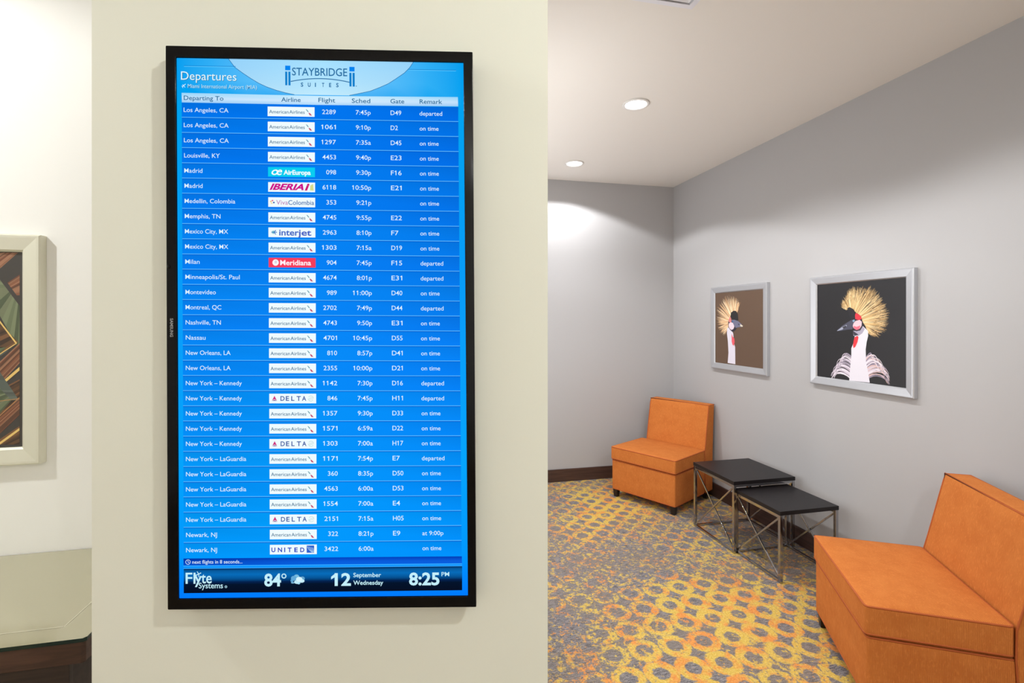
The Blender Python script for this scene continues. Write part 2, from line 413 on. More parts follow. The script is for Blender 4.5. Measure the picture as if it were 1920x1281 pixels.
# header dome, crest and title
sc = SC(1)
arcL = [(427, 108.5), (440, 126), (455, 137), (470, 147), (485, 156), (500, 163), (517, 169), (535, 174), (552, 177.5)]
arcR = [(776, 115), (768, 127), (758, 137), (742, 148), (728, 157), (712, 164), (694, 171), (675, 175), (655, 179)]
for k in range(8):
    a, c, d, e = arcL[k], arcL[k+1], arcR[k+1], arcR[k]
    t0, t1 = k/8, (k+1)/8
    ca = (150+40*t0, 210+22*t0, 250); cb = (150+40*t1, 210+22*t1, 250); mid0 = (165+30*t0, 224+12*t0, 255); mid1 = (165+30*t1, 224+12*t1, 255)
    m0 = ((a[0]+e[0])/2, (a[1]+e[1])/2); m1 = ((c[0]+d[0])/2, (c[1]+d[1])/2)
    sc.poly([a, m0, m1, c], [ca, mid0, mid1, cb]); sc.poly([m0, e, d, m1], [mid0, ca, cb, mid1])
sc.line(arcL, .9, (20, 100, 160), 2); sc.line(arcR, .9, (20, 100, 160), 2)
for x0, x1, y0, y1 in ((345, 442, 124.5, 126), (766, 855, 131.5, 133)):
    sc.line([(x0, y0), (x1, y1)], 1.1, (90, 200, 255), 1); sc.line([(x0, y0-1.4), (x1, y1-1.4)], .8, (10, 120, 200), 1)
text(sc, 'Departures', 340, 150, 15.5, 104, (40, 110, 160), .021, .012, dl=1)
text(sc, 'Departures', 339.3, 149.4, 15.5, 104, (225, 248, 255), .021, 0, dl=2)
text(sc, 'Miami International Airport (MIA)', 352.5, 165.2, 7.2, 129.5, (40, 110, 165), .019, .004, dl=1)
text(sc, 'Miami International Airport (MIA)', 352, 164.7, 7.2, 129.5, (190, 235, 255), .019, 0, dl=2)
pc = (205, 240, 255)                       # small aeroplane mark
sc.line([(341.5, 163), (348, 157.5)], 1.3, pc, 2); sc.line([(342.5, 158.5), (347, 164)], 1.0, pc, 2); sc.line([(341, 160.5), (343, 165)], .8, pc, 2)
dk_ = (38, 108, 160)
text(sc, 'STAYBRIDGE', 547.5, 141.2, 14.2, 103.5, dk_, .0165, .008, dl=2)
for i, ch in enumerate('SUITES'): text(sc, ch, 564+i*13.25, 162.3+i*.2, 7.2, [4.6, 5.2, 1.8, 4.2, 4.2, 4.6][i], dk_, .015, .03, dl=2)
for x, y in ((534.6, 123), (655, 125.3)):
    sc.poly([(x, y), (x+9.8, y+.2), (x+9.8, y+8.8), (x, y+8.6)], (6, 132, 240), 2)
    sc.poly([(x, y+11.2), (x+4, y+11.3), (x+4.2, y+37), (x+.2, y+36.9)], (14, 128, 205), 2)
    sc.poly([(x+6, y+11.3), (x+10, y+11.4), (x+10.2, y+37.2), (x+6.2, y+37.1)], (14, 128, 205), 2)
sc.line([(545+110.5*t/10, 152.8+1.6*t/10-6.2*(1-((t-5)/5)**2)) for t in range(11)], 1.6, dk_, 2)
sc.disc(668, 161.5, .9, .9, dk_, 2)
SUB(sc, 'header_panel')
# column heading bar
sc = SC(1)
c0, c1 = (196, 226, 252), (150, 214, 250)
sc.poly([(340.5, 174), (600, 180), (600, 190), (340.8, 184)], [c1, (200, 238, 255), (212, 236, 255), c0])
sc.poly([(600, 180), (858.5, 182), (858.8, 192), (600, 190)], [(200, 238, 255), c1, c0, (212, 236, 255)])
sc.poly([(340.8, 184), (600, 190), (600, 197), (341, 192)], [c0, (212, 236, 255), (170, 215, 250), (160, 205, 245)])
sc.poly([(600, 190), (858.8, 192), (859, 199.5), (600, 197)], [(212, 236, 255), c0, (160, 205, 245), (170, 215, 250)])
hc = (28, 104, 148)
for t, x, y, wd in (('Departing To', 344.5, 187.3, 74.5), ('Airline', 527.3, 190.6, 36.5), ('Flight', 597, 191.5, 31.5),
                    ('Sched', 659.5, 192.8, 34.7), ('Gate', 732, 193.6, 26), ('Remark', 786.8, 194.3, 42.4)):
    text(sc, t, x, y, 8.0, wd, hc, .018, .009, dl=2)
SUB(sc, 'column_heading_bar')
# thirty rows
AA = 'aa'
ROWS = [('Los Angeles, CA', 84, AA, '2289', '7:45p', 'D49', 'departed'), ('Los Angeles, CA', 84, AA, '1061', '9:10p', 'D2', 'on time'),
 ('Los Angeles, CA', 84, AA, '1297', '7:35a', 'D45', 'on time'), ('Louisville, KY', 67, AA, '4453', '9:40p', 'E23', 'on time'),
 ('Madrid', 34, 'ux', '098', '9:30p', 'F16', 'on time'), ('Madrid', 34, 'ib', '6118', '10:50p', 'E21', 'on time'),
 ('Medellin, Colombia', 95, 'vv', '353', '9:21p', '', 'on time'), ('Memphis, TN', 67, AA, '4745', '9:55p', 'E22', 'on time'),
 ('Mexico City, MX', 81, 'ij', '2963', '8:10p', 'F7', 'on time'), ('Mexico City, MX', 81, AA, '1303', '7:15a', 'D19', 'on time'),
 ('Milan', 27, 'me', '904', '7:45p', 'F15', 'departed'), ('Minneapolis/St. Paul', 102, AA, '4674', '8:01p', 'E31', 'departed'),
 ('Montevideo', 57, AA, '989', '11:00p', 'D40', 'on time'), ('Montreal, QC', 67, AA, '2702', '7:49p', 'D44', 'departed'),
 ('Nashville, TN', 66, AA, '4743', '9:50p', 'E31', 'on time'), ('Nassau', 37, AA, '4701', '10:45p', 'D55', 'on time'),
 ('New Orleans, LA', 84, AA, '810', '8:57p', 'D41', 'on time'), ('New Orleans, LA', 84, AA, '2355', '10:00p', 'D21', 'on time'),
 ('New York \u2013 Kennedy', 105, AA, '1142', '7:30p', 'D16', 'departed'), ('New York \u2013 Kennedy', 105, 'dl', '846', '7:45p', 'H11', 'departed'),
 ('New York \u2013 Kennedy', 105, AA, '1357', '9:30p', 'D33', 'on time'), ('New York \u2013 Kennedy', 105, AA, '1571', '6:59a', 'D22', 'on time'),
 ('New York \u2013 Kennedy', 105, 'dl', '1303', '7:00a', 'H17', 'on time'), ('New York \u2013 LaGuardia', 113, AA, '1171', '7:54p', 'E7', 'departed'),
 ('New York \u2013 LaGuardia', 113, AA, '360', '8:35p', 'D50', 'on time'), ('New York \u2013 LaGuardia', 113, AA, '4563', '6:00a', 'D53', 'on time'),
 ('New York \u2013 LaGuardia', 113, AA, '1554', '7:00a', 'E4', 'on time'), ('New York \u2013 LaGuardia', 113, 'dl', '2151', '7:15a', 'H05', 'on time'),
 ('Newark, NJ', 58, AA, '322', '8:21p', 'E9', 'at 9:00p'), ('Newark, NJ', 58, 'un', '3422', '6:00a', '', 'on time')]
TXT = (222, 243, 255)
def rowy(i, px):
    l = 206.3+28.45*i; r = 213.0+28.1*i
    return l+(r-l)*(px-385)/420
def rowc(i, right):
    t = i/29
    g = interp(t, [(0, 118), (.25, 128), (.5, 134), (.75, 148), (1, 156)])-(8 if right else 0)+3*math.sin(i*1.7)
    bb = interp(t, [(0, 240), (.5, 248), (1, 254)])-(8 if right and t < .5 else 0)
    return (interp(t, [(0, 2), (.5, 8), (1, 2)]), g, bb)
NW = {4: 25.5, 3: 18.5}
for i, (city, cw, al_, num, tm, gate, rem) in enumerate(ROWS):
    sh = interp(i, [(0, 0), (5, 1.5), (10, 3), (15, 4), (29, 4.6)]); sl = (6.7-.35*i)/420; dxr = interp(i, [(0, 0), (29, 6)])
    sc = SC(1); xl = interp(i, [(0, 340.8), (29, 344.5)]); xr = interp(i, [(0, 859.3), (29, 865.5)]); xm = 600
    y = lambda px, o: rowy(i, px)+o
    top = -13.2 if i == 0 else -14.2
    ca, cb = rowc(i, 0), rowc(i, 1); da, db = tuple(v*.93 for v in ca), tuple(v*.93 for v in cb)
    sc.poly([(xl, y(xl, top)), (xm, y(xm, top)), (xm, y(xm, 14.2)), (xl, y(xl, 14.2))], [da, ca, ca, ca])
    sc.poly([(xm, y(xm, top)), (xr, y(xr, top)), (xr, y(xr, 14.2)), (xm, y(xm, 14.2))], [ca, db, cb, ca])
    if i < 29:
        k = 1.15
        sc.line([(xl, y(xl, 14.2)), (xr, y(xr, 14.2))], k, (94, 190, 255), 2)
        sc.line([(xl, y(xl, 15.6)), (xr, y(xr, 15.6))], 1.2, (6, 92, 205), 1)
    xc = 344.3+sh; text(sc, city, xc, y(xc, 4.1), 8.0, cw, TXT, sl, .002, dl=2)
    xf = 629.5+dxr*.75; w_ = NW[len(num)]; text(sc, num, xf, y(xf-w_, 4.0), 8.2, w_, TXT, sl, .003, align='r', dl=2)
    xs = 695+dxr*.9; w_ = 28 if len(tm) == 5 else 34; text(sc, tm, xs, y(xs-w_, 4.0), 8.2, w_, TXT, sl, .003, align='r', dl=2)
    if gate:
        xg = 732.3+dxr*.8; text(sc, gate, xg, y(xg, 3.9), 8.4, {2: 13.5, 3: 20}[len(gate)], TXT, sl, .003, dl=2)
    xk = 786.6+dxr*.9; text(sc, rem, xk, y(xk, 3.9), 7.8, {'departed': 42.5, 'on time': 35.5, 'at 9:00p': 39.5}[rem], TXT, sl, .002, dl=2)
    SUB(sc, 'flight_row')
    # airline logo tile
    sc = SC(2); X = 501.8+interp(i, [(0, 0), (10, 1.9), (29, 4.2)]); W, H0, H1 = 88, -8.4, 9.6
    bgcol = {'ux': (10, 205, 240), 'me': (246, 62, 92)}.get(al_, (240, 252, 255))
    yy = lambda px: rowy(i, px)
    sc.poly([(X, yy(X)+H0), (X+W, yy(X+W)+H0), (X+W, yy(X+W)+H1), (X, yy(X)+H1)], bgcol)
    yb = yy(X)
    def q(a, b_): return (X+a, yy(X+a)+b_)
    if al_ == AA:
        text(sc, 'American', X+2.7, yb+4.3, 6.4, 36.5, (52, 108, 142), sl, .006, dl=2); text(sc, 'Airlines', X+40.5, yy(X+40.5)+4.3, 6.4, 29, (52, 108, 142), sl, .006, dl=2)
        sc.poly([q(71.3, -4.6), q(73.6, -3.8), q(77, .2), q(75, .6)], (90, 150, 165), 2)
        sc.poly([q(76.3, 2.2), q(79.2, 2.6), q(83.4, 7.4), q(79, 7)], (196, 74, 110), 2)
        sc.poly([q(75.6, .9), q(77.2, .6), q(78, 2), q(76.6, 2)], (215, 225, 235), 2)
    elif al_ == 'ux':
        text(sc, '\u0153', X+6.5, yb+6.2, 14.5, 20, (250, 255, 255), sl, .01, .25, dl=2); text(sc, 'AirEuropa', X+29, yy(X+29)+5.3, 8.2, 51, (235, 253, 255), sl, .035, dl=2)
    elif al_ == 'ib':
        text(sc, 'IBERIA', X+2.5, yb+5.6, 10.8, 64, (205, 20, 140), sl, .04, .35, dl=2)
        text(sc, 'i', X+68.5, yy(X+68)+5.6, 11.5, 9, (205, 20, 120), sl, .07, .35, dl=2)
        sc.poly([q(79, -3), q(84.5, -6), q(85.5, 6.6), q(78.5, 6.4)], (214, 220, 140), 2)
    elif al_ == 'vv':
        for a, b_, c_ in ((5, -.5, (240, 200, 120)), (8, -2.2, (225, 110, 150)), (10.5, 1.5, (30, 90, 170)), (6.6, 2.8, (240, 220, 170))): sc.disc(*q(a, b_), 1.7, 1.5, c_, 2)
        text(sc, 'Viva', X+15, yy(X+15)+5.2, 8.4, 22, (190, 120, 180), sl, .004, dl=2); text(sc, 'Colombia', X+37.5, yy(X+37)+5.2, 8.4, 48.5, (40, 96, 165), sl, .006, dl=2)
    elif al_ == 'ij':
        for an in (0, 45, 90, 135, 180, -45, -90, -135):
            r1 = 6.5 if an in (135, 180, -135) else 4; cc = (20, 110, 190) if an in (135, 180, -135, 0) else (110, 190, 200)
            sc.line([q(9.5, .5), q(9.5-r1*math.cos(math.radians(an)), .5+r1*.85*math.sin(math.radians(an)))], 1.5, cc, 2)
        text(sc, 'inter', X+20, yy(X+20)+6.2, 11, 37, (70, 105, 195), sl, .022, dl=2); text(sc, 'jet', X+55.5, yy(X+56)+6.2, 11, 25, (70, 95, 195), sl, .022, dl=2)
    elif al_ == 'me':
        sc.disc(*q(13, .6), 6, 6, (250, 246, 250), 2); sc.disc(*q(13.4, -.4), 2.4, 3, (220, 215, 225), 3)
        text(sc, 'Meridiana', X+21.5, yy(X+21)+5.2, 9.2, 58, (255, 240, 246), sl, .022, dl=2)
    elif al_ == 'dl':
        sc.poly([q(9.8, -4.6), q(14.3, 4.2), q(9.8, 1.9), q(5.3, 4.2)], (206, 48, 128), 2); sc.poly([q(5, 5), q(9.8, 3), q(14.8, 5)], (120, 60, 150), 2)
        for k, ch in enumerate('DELTA'): text(sc, ch, X+21+k*10.1, yy(X+21+k*10.1)+4.7, 8.4, [8, 6.2, 6, 8, 8][k], (60, 88, 160), sl, .02, dl=2)
        for a0 in range(0, 360, 30):
            if a0 in (180, 0): continue
            a1 = math.radians(a0); a2 = math.radians(a0+30); sc.line([q(78+5*math.cos(a1), .6+5*math.sin(a1)), q(78+5*math.cos(a2), .6+5*math.sin(a2))], .9, (185, 215, 215), 2)
        sc.line([q(74, 1.5), q(78, -1), q(81.5, -1)], .9, (185, 215, 215), 2); sc.line([q(75, 3), q(79, 1.5), q(82, 1.2)], .8, (185, 215, 215), 2)
    elif al_ == 'un':
        for k, ch in enumerate('UNITED'): text(sc, ch, X+2.8+[0, 12.2, 24, 30.5, 43, 54][k], yy(X+30)+5.2, 8, [7.5, 8, 2, 7.5, 6.5, 8][k], (40, 66, 190), sl, .03, dl=2)
        sc.poly([q(69, -6.6), q(83, -6.6), q(83, 7), q(69, 7)], (44, 96, 205), 2)
        for k in range(5): sc.line([q(70+k*2.6, -5+k*.6), q(73+k*2.2, 1), q(79+k*.9, 6.2)], .7, (190, 225, 250), 3)
    SUB(sc, 'airline_logo')
# countdown strip
sc = SC(1)
sc.poly([(344, 1047.6), (600, 1045.6), (600, 1053), (344, 1055)], [(4, 48, 160), (4, 66, 190), (8, 92, 220), (6, 70, 190)])
sc.poly([(344, 1055), (600, 1053), (600, 1058.6), (344.2, 1060.6)], [(6, 70, 190), (8, 92, 220), (8, 100, 226), (6, 78, 200)])
sc.poly([(600, 1045.6), (866, 1043.4), (866, 1050.5), (600, 1053)], [(4, 66, 190), (4, 56, 176), (10, 90, 216), (8, 92, 220)])
sc.poly([(600, 1053), (866, 1050.5), (866.3, 1056.4), (600, 1058.6)], [(8, 92, 220), (10, 90, 216), (12, 96, 222), (8, 100, 226)])
sc.line([(344, 1061.8), (866.3, 1057.6)], 1.1, (70, 180, 255), 1); sc.line([(344, 1066.2), (866.3, 1061.2)], 1.0, (70, 180, 255), 1)
sc.line([(352.5+4.3*math.cos(a*.4), 1054.2+4.3*math.sin(a*.4)) for a in range(17)], .9, TXT, 2); sc.line([(352.5, 1051.2), (352.5, 1054.4), (355, 1055.6)], .9, TXT, 2)
text(sc, 'next flights in 8 seconds...', 360.5, 1057.3, 6.4, 94, TXT, -.008, .004, dl=2)
SUB(sc, 'countdown_strip')
# footer with weather, date and clock
sc = SC(1)
xs_ = [(344.5, 1067, 1112.6), (600, 1064.6, 1110), (866.5, 1062, 1107)]
stops = [(0, (2, 30, 78)), (.1, (8, 92, 160)), (.25, (8, 108, 186)), (.42, (6, 84, 150)), (.55, (4, 34, 80)), (.66, (4, 20, 44)), (1, (6, 14, 34))]
for (xa, ta, ba), (xb, tb, bb_) in zip(xs_, xs_[1:]):
    for (s0, k0), (s1, k1) in zip(stops, stops[1:]):
        sc.poly([(xa, ta+(ba-ta)*s0), (xb, tb+(bb_-tb)*s0), (xb, tb+(bb_-tb)*s1), (xa, ta+(ba-ta)*s1)], [k0, k0, k1, k1])
FT = (196, 240, 252)
text(sc, 'Fl', 348, 1094.6, 20, 18.5, FT, -.006, .012, dl=2); text(sc, 'y', 365, 1094, 20, 13.5, FT, -.006, .012, dl=2); text(sc, 'te', 377.5, 1093.8, 20, 19.5, FT, -.006, .012, dl=2)
text(sc, 'Systems', 372.5, 1103.4, 10.2, 45.5, FT, -.006, .008, dl=2); sc.disc(423.6, 1100.5, 2.5, 2.5, (150, 190, 205), 2); sc.disc(423.6, 1100.5, 1.2, 1.2, (90, 120, 140), 3)
sc.line([(366.5, 1079.5), (377, 1074.5)], 1.6, FT, 2); sc.line([(369.6, 1072), (372.8, 1077), (372.5, 1082.5)], 1.3, FT, 2); sc.line([(366, 1076.8), (368, 1080.6)], 1.0, FT, 2)
text(sc, '84', 495.5, 1099, 22, 31.5, FT, -.006, .03, dl=2)
sc.line([(532.3+3.8*math.cos(a*.35), 1080.4+3.8*math.sin(a*.35)) for a in range(19)], 2.0, FT, 2)
for a, b_, rx, ry, c_ in ((551, 1084.5, 5.5, 4.5, (100, 170, 215)), (556, 1081.5, 5, 4, (120, 190, 225)), (547.5, 1089, 2.8, 3, (90, 160, 210)), (567, 1085, 4.5, 3.8, (100, 165, 205)),
                          (561, 1086.5, 6, 4.5, (215, 245, 255)), (556.5, 1091.5, 5, 3.6, (190, 235, 250)), (565.5, 1089.5, 5.5, 3.4, (200, 240, 252)), (560, 1093.5, 3, 2.5, (150, 210, 235)), (549, 1093, 3.5, 1.4, (120, 180, 215))):
    sc.disc(a, b_, rx, ry, c_, 2+.1*rx)
text(sc, '12', 627.5, 1098, 22, 30.5, FT, -.006, .03, dl=2)
text(sc, 'September', 662.5, 1082.4, 7.8, 52, FT, -.006, .014, dl=2); text(sc, 'Wednesday', 662.5, 1096.8, 7.8, 56, FT, -.006, .014, dl=2)
text(sc, '8:25', 767, 1097, 22, 57, FT, -.006, .03, dl=2); text(sc, 'PM', 827.8, 1080.6, 7.6, 14.5, FT, -.006, .008, dl=2)
SUB(sc, 'footer_strip')
# maker's name and standby light on the left bezel
sc = SC(0); sc.l = .0002
text(sc, 'SAMSUNG', 319, 597, 5.4, 35, (150, 150, 148), 0, .03, vertical=True, dl=1)
o = sc.build('maker_name', M_letter); o.parent = bezel; o.matrix_parent_inverse = Matrix.Identity(4); o['label'] = 'small silver lettering'
b = MB(); c_ = onscreen(316.5, 500, 0)
for k in range(1): b.lathe([(.0001, .004), (.0014, .0036), (.0022, .0022), (.0026, 0), (.0022, -.0022), (.0014, -.0036), (.0001, -.004)], 12, c_)
o = b.build('standby_button', M_black, smooth=True); o.parent = bezel; o.matrix_parent_inverse = Matrix.Identity(4)

# ------------------------------------------------------------------ soft furniture
def rbox(mb, a, b, r, crown=0, seg=3, grid=6, lean=0, mi=0):
    cx, cy, cz = [(a[i]+b[i])/2 for i in range(3)]; h = [(b[i]-a[i])/2 for i in range(3)]
    def axis(hh):
        e = [-hh+r*(1-math.cos(math.pi/2*k/seg)) for k in range(seg)]
        mid = [-(hh-r)+2*(hh-r)*k/grid for k in range(grid+1)]
        return e+mid+[-v for v in reversed(e)]
    A = [axis(v) for v in h]; idx = {}; vs = []; fs = []
    def vid(i, j, k):
        if (i, j, k) not in idx:
            p = [A[0][i], A[1][j], A[2][k]]; c = [max(-(h[n]-r), min(h[n]-r, p[n])) for n in range(3)]
            d = Vector([p[n]-c[n] for n in range(3)])
            # project cube-surface point to rounded surface
            if d.length > 0: d = d.normalized()*r
            q = Vector(c)+d
            u, v = q.x/h[0], q.y/h[1]; wz = q.z/h[2]
            if crown and wz > 0: q.z += crown*(1-u**4)*(1-v**4)*wz
            idx[(i, j, k)] = len(vs); vs.append((cx+q.x, cy+q.y+lean*(q.z+h[2]), cz+q.z))
        return idx[(i, j, k)]
    n = [len(x)-1 for x in A]
    for i in range(n[0]):
        for j in range(n[1]):
            fs.append((vid(i, j, 0), vid(i, j+1, 0), vid(i+1, j+1, 0), vid(i+1, j, 0))); fs.append((vid(i, j, n[2]), vid(i+1, j, n[2]), vid(i+1, j+1, n[2]), vid(i, j+1, n[2])))
    for i in range(n[0]):
        for k in range(n[2]):
            fs.append((vid(i, 0, k), vid(i+1, 0, k), vid(i+1, 0, k+1), vid(i, 0, k+1))); fs.append((vid(i, n[1], k), vid(i, n[1], k+1), vid(i+1, n[1], k+1), vid(i+1, n[1], k)))
    for j in range(n[1]):
        for k in range(n[2]):
            fs.append((vid(0, j, k), vid(0, j, k+1), vid(0, j+1, k+1), vid(0, j+1, k))); fs.append((vid(n[0], j, k), vid(n[0], j+1, k), vid(n[0], j+1, k+1), vid(n[0], j, k+1)))
    mb.add(vs, fs, None, mi)
def rloop(x0, x1, y0, y1, z, r=.015, n=4):
    pts = []
    for cx, cy, a0 in ((x1-r, y1-r, 0), (x0+r, y1-r, 90), (x0+r, y0+r, 180), (x1-r, y0+r, 270)):
        pts += [(cx+r*math.cos(math.radians(a0+90*k/n)), cy+r*math.sin(math.radians(a0+90*k/n)), z) for k in range(n+1)]
    return pts
def slipper_chair(label, origin, rz, w, zs=.43, D=.475, top=0, bw=0, bx=0):
    # local frame: x across (0 = middle), y from front (0) to back
    t = thing('slipper_chair', label, 'chair', (origin[0], origin[1], 0), rz, 'orange armless lounge chairs')
    hw = w/2; zb = .065; zc = .315
    b = MB(); rbox(b, (-hw+.006, .008, zb), (hw-.006, D+.01, zc-.003), .012, grid=5); b.build('base', M_fab, t, smooth=True)
    b = MB(); b.tube(rloop(-hw+.007, hw-.007, .009, D, zc-.006, .012), .0035, 6, True); b.tube(rloop(-hw+.008, hw-.008, .010, D, zb+.004, .012), .003, 6, True)
    b.build('base_piping', M_pipe, t, smooth=True)
    b = MB(); rbox(b, (-hw, 0, zc), (hw, D-.004, zs-.004), .014, crown=.007, grid=8); s_ = b.build('seat_cushion', M_fab, t, smooth=True)
    b = MB(); b.tube(rloop(-hw+.002, hw-.002, .002, D-.006, zs-.010, .014), .0038, 6, True); b.tube(rloop(-hw+.002, hw-.002, .002, D-.006, zc+.010, .014), .0038, 6, True)
    b.build('piping', M_pipe, s_, smooth=True)
    # back: slab that rises straight, then leans
    prof = [(D+.012, zb), (D+.004, .20), (D-.002, zc), (D-.002+top*.12, zs-.02), (D+.012+top*.32, zs+.05), (D+.030+top*.6, .585), (D+.048+top*.8, .68), (D+.062+top, .755), (D+.067+top, .785),
            (D+.165+top, .785), (D+.158+top, .72), (D+.150, .60), (D+.142, .45), (D+.137, .30), (D+.134, zb)]
    b = MB(); K = 15; bl_, br_ = -hw+bw/2+bx, hw-bw/2+bx; xs = [bl_+(br_-bl_)*k/K for k in range(K+1)]; n = len(prof); vs = []
    for k, x in enumerate(xs):
        u = 2*k/K-1; cr = 1-u**4
        for q, (yy_, zz) in enumerate(prof):
            puff = .006*cr if 4 <= q <= 7 else 0
            vs.append((x, yy_-puff, zz+(.004*cr if q in (8, 9) else 0)))
    fs = [(k*n+q, k*n+(q+1) % n, (k+1)*n+(q+1) % n, (k+1)*n+q) for k in range(K) for q in range(n)]
    b.add(vs, fs); b.add([vs[q] for q in range(n)], [tuple(range(n))[::-1]]); b.add([vs[K*n+q] for q in range(n)], [tuple(range(n))])
    o = b.build('backrest', M_fab, t, fix=True)
    md = o.modifiers.new('bevel', 'BEVEL'); md.width = .010; md.segments = 3; md.limit_method = 'ANGLE'; md.angle_limit = math.radians(50); o.data.shade_smooth()
    md = o.modifiers.new('wn', 'WEIGHTED_NORMAL')
    e = .003; b = MB()
    pl = [(bl_+e, y_+e*.3, z_) for y_, z_ in prof[:9]]+[(br_-e, y_+e*.3, z_) for y_, z_ in reversed(prof[:9])]
    b.tube(pl, .0038, 6); b.tube([(bl_+e, prof[8][0], .786-e), (bl_+e, prof[9][0], .786-e), (br_-e, prof[9][0], .786-e), (br_-e, prof[8][0], .786-e)], .0035, 6)
    b.build('piping', M_pipe, o, smooth=True)
    for sx, yy_ in ((-1, .036), (1, .036), (-1, .55), (1, .55)):
        b = MB(); cx = sx*(hw-.034); r1, r0 = .022, .016
        vs = [(cx-r0, yy_-r0, 0), (cx+r0, yy_-r0, 0), (cx+r0, yy_+r0, 0), (cx-r0, yy_+r0, 0), (cx-r1, yy_-r1, zb+.004), (cx+r1, yy_-r1, zb+.004), (cx+r1, yy_+r1, zb+.004), (cx-r1, yy_+r1, zb+.004)]
        b.add(vs, [(0,3,2,1),(4,5,6,7),(0,1,5,4),(1,2,6,5),(2,3,7,6),(3,0,4,7)]); b.build('leg', M_foot, t, bevel=.002)
    return t
far_deg, near_deg = 29.5, -29.0
slipper_chair('smaller looking orange corded armless chair in the far grey corner, beyond the tables', (1.877, 3.634), -math.radians(90-far_deg), .60, bw=.045, bx=.022)
slipper_chair('large orange corded armless chair nearest the camera, cut by the right edge of the photo', (1.842, 1.782), -math.radians(90-near_deg), .632, .437, D=.456, top=.018)

# ------------------------------------------------------------------ nesting tables
def side_table(label, x0, x1, y0, y1, z, near_rail, pads=False):
    t = thing('nesting_table', label, 'table', ((x0+x1)/2, (y0+y1)/2, 0), 0, 'black topped chrome nesting tables')
    ox, oy = (x0+x1)/2, (y0+y1)/2; a, c = x1-ox, y1-oy; th = .024; s = .018; zu = z-th
    b = MB(); b.box((-a, -c, zu), (a, c, z)); b.build('tabletop', M_laminate, t, bevel=.0015)
    px, py = a-s/2-.002, c-s/2-.002
    for sx in (-1, 1):
        for sy in (-1, 1):
            b = MB(); b.box((sx*px-s/2, sy*py-s/2, 0), (sx*px+s/2, sy*py+s/2, zu-.0002)); b.build('leg', M_chrome, t, bevel=.0012)
        b = MB(); b.box((sx*px-s/2+.001, -py+s/2, zu-s), (sx*px+s/2-.001, py-s/2, zu-.0004)); b.build('top_rail', M_chrome, t, bevel=.001)
        b = MB(); b.box((sx*px-s/2+.001, -py+s/2, .0005), (sx*px+s/2-.001, py-s/2, s*.8)); b.build('bottom_rail', M_chrome, t, bevel=.001)
        lo, hi = s*.8, zu-s
        for k, (ya, yb_) in enumerate(((py-s/2, -py+s/2), (-py+s/2, py-s/2))):
            b = MB(); off_ = sx*(px+(.0035 if k else -.0035)); b.bar((off_, ya, hi-.004), (off_, yb_, lo+.004), .007, ht=.010); b.build('cross_brace', M_chrome, t, bevel=.0008)
    b = MB(); b.box((-px+s/2, py-s/2+.001, .0005), (px-s/2, py+s/2-.001, s*.8)); b.build('end_rail', M_chrome, t, bevel=.001)
    b = MB(); b.box((-px+s/2, py-s/2+.001, zu-s), (px-s/2, py+s/2-.001, zu-.0004)); b.build('end_rail', M_chrome, t, bevel=.001)
    if near_rail:
        b = MB(); b.box((-px+s/2, -py-s/2+.001, zu-s*.8), (px-s/2, -py+s/2-.001, zu-.0004)); r_ = b.build('end_rail', M_chrome, t, bevel=.001)
        for xx in (-.10, -.03):
            b = MB(); b.lathe([(.0001, -.006), (.005, -.006), (.006, 0), (.006, .003), (.0001, .003)], 12, (xx, -py, zu-s*.8-.003)); b.build('rubber_pad', M_blackm, r_, smooth=True)
    return t
side_table('taller black topped table with chrome crossed sides, next to the far orange chair', 2.068, 2.530, 2.755, 3.205, .464, True)
side_table('lower black topped table with chrome crossed sides, nearer the front orange chair', 2.092, 2.494, 2.388, 2.788, .410, False)

# ------------------------------------------------------------------ framed prints on the right wall
class PR(MB):
    """flat print: polygons given in picture-plane pixel readings of the photograph and laid on the picture's own plane"""
    def __init__(s, fn, nrm): super().__init__(); s.fn = fn; s.n = nrm
    def poly(s, pts, col, l=1): s.add([s.fn(*p)+s.n*(.00012*l) for p in pts], [tuple(range(len(pts)))], lin(col))
    def blade(s, p, q, wd, col, l=1, tip=.15):
        d = Vector((q[0]-p[0], q[1]-p[1])); n = Vector((-d.y, d.x)).normalized()*wd/2
        s.poly([(p[0]+n.x, p[1]+n.y), (p[0]-n.x, p[1]-n.y), (q[0]-n.x*tip, q[1]-n.y*tip), (q[0]+n.x*tip, q[1]+n.y*tip)], col, l)
    def curve(s, pts, w0, w1, col, l=1):
        k = len(pts)-1
        for i in range(k):
            a, c = pts[i], pts[i+1]; d = Vector((c[0]-a[0], c[1]-a[1])); n = Vector((-d.y, d.x)).normalized()
            wa = (w0+(w1-w0)*i/k)/2; wb = (w0+(w1-w0)*(i+1)/k)/2
            s.poly([(a[0]+n.x*wa, a[1]+n.y*wa), (a[0]-n.x*wa, a[1]-n.y*wa), (c[0]-n.x*wb, c[1]-n.y*wb), (c[0]+n.x*wb, c[1]+n.y*wb)], col, l)
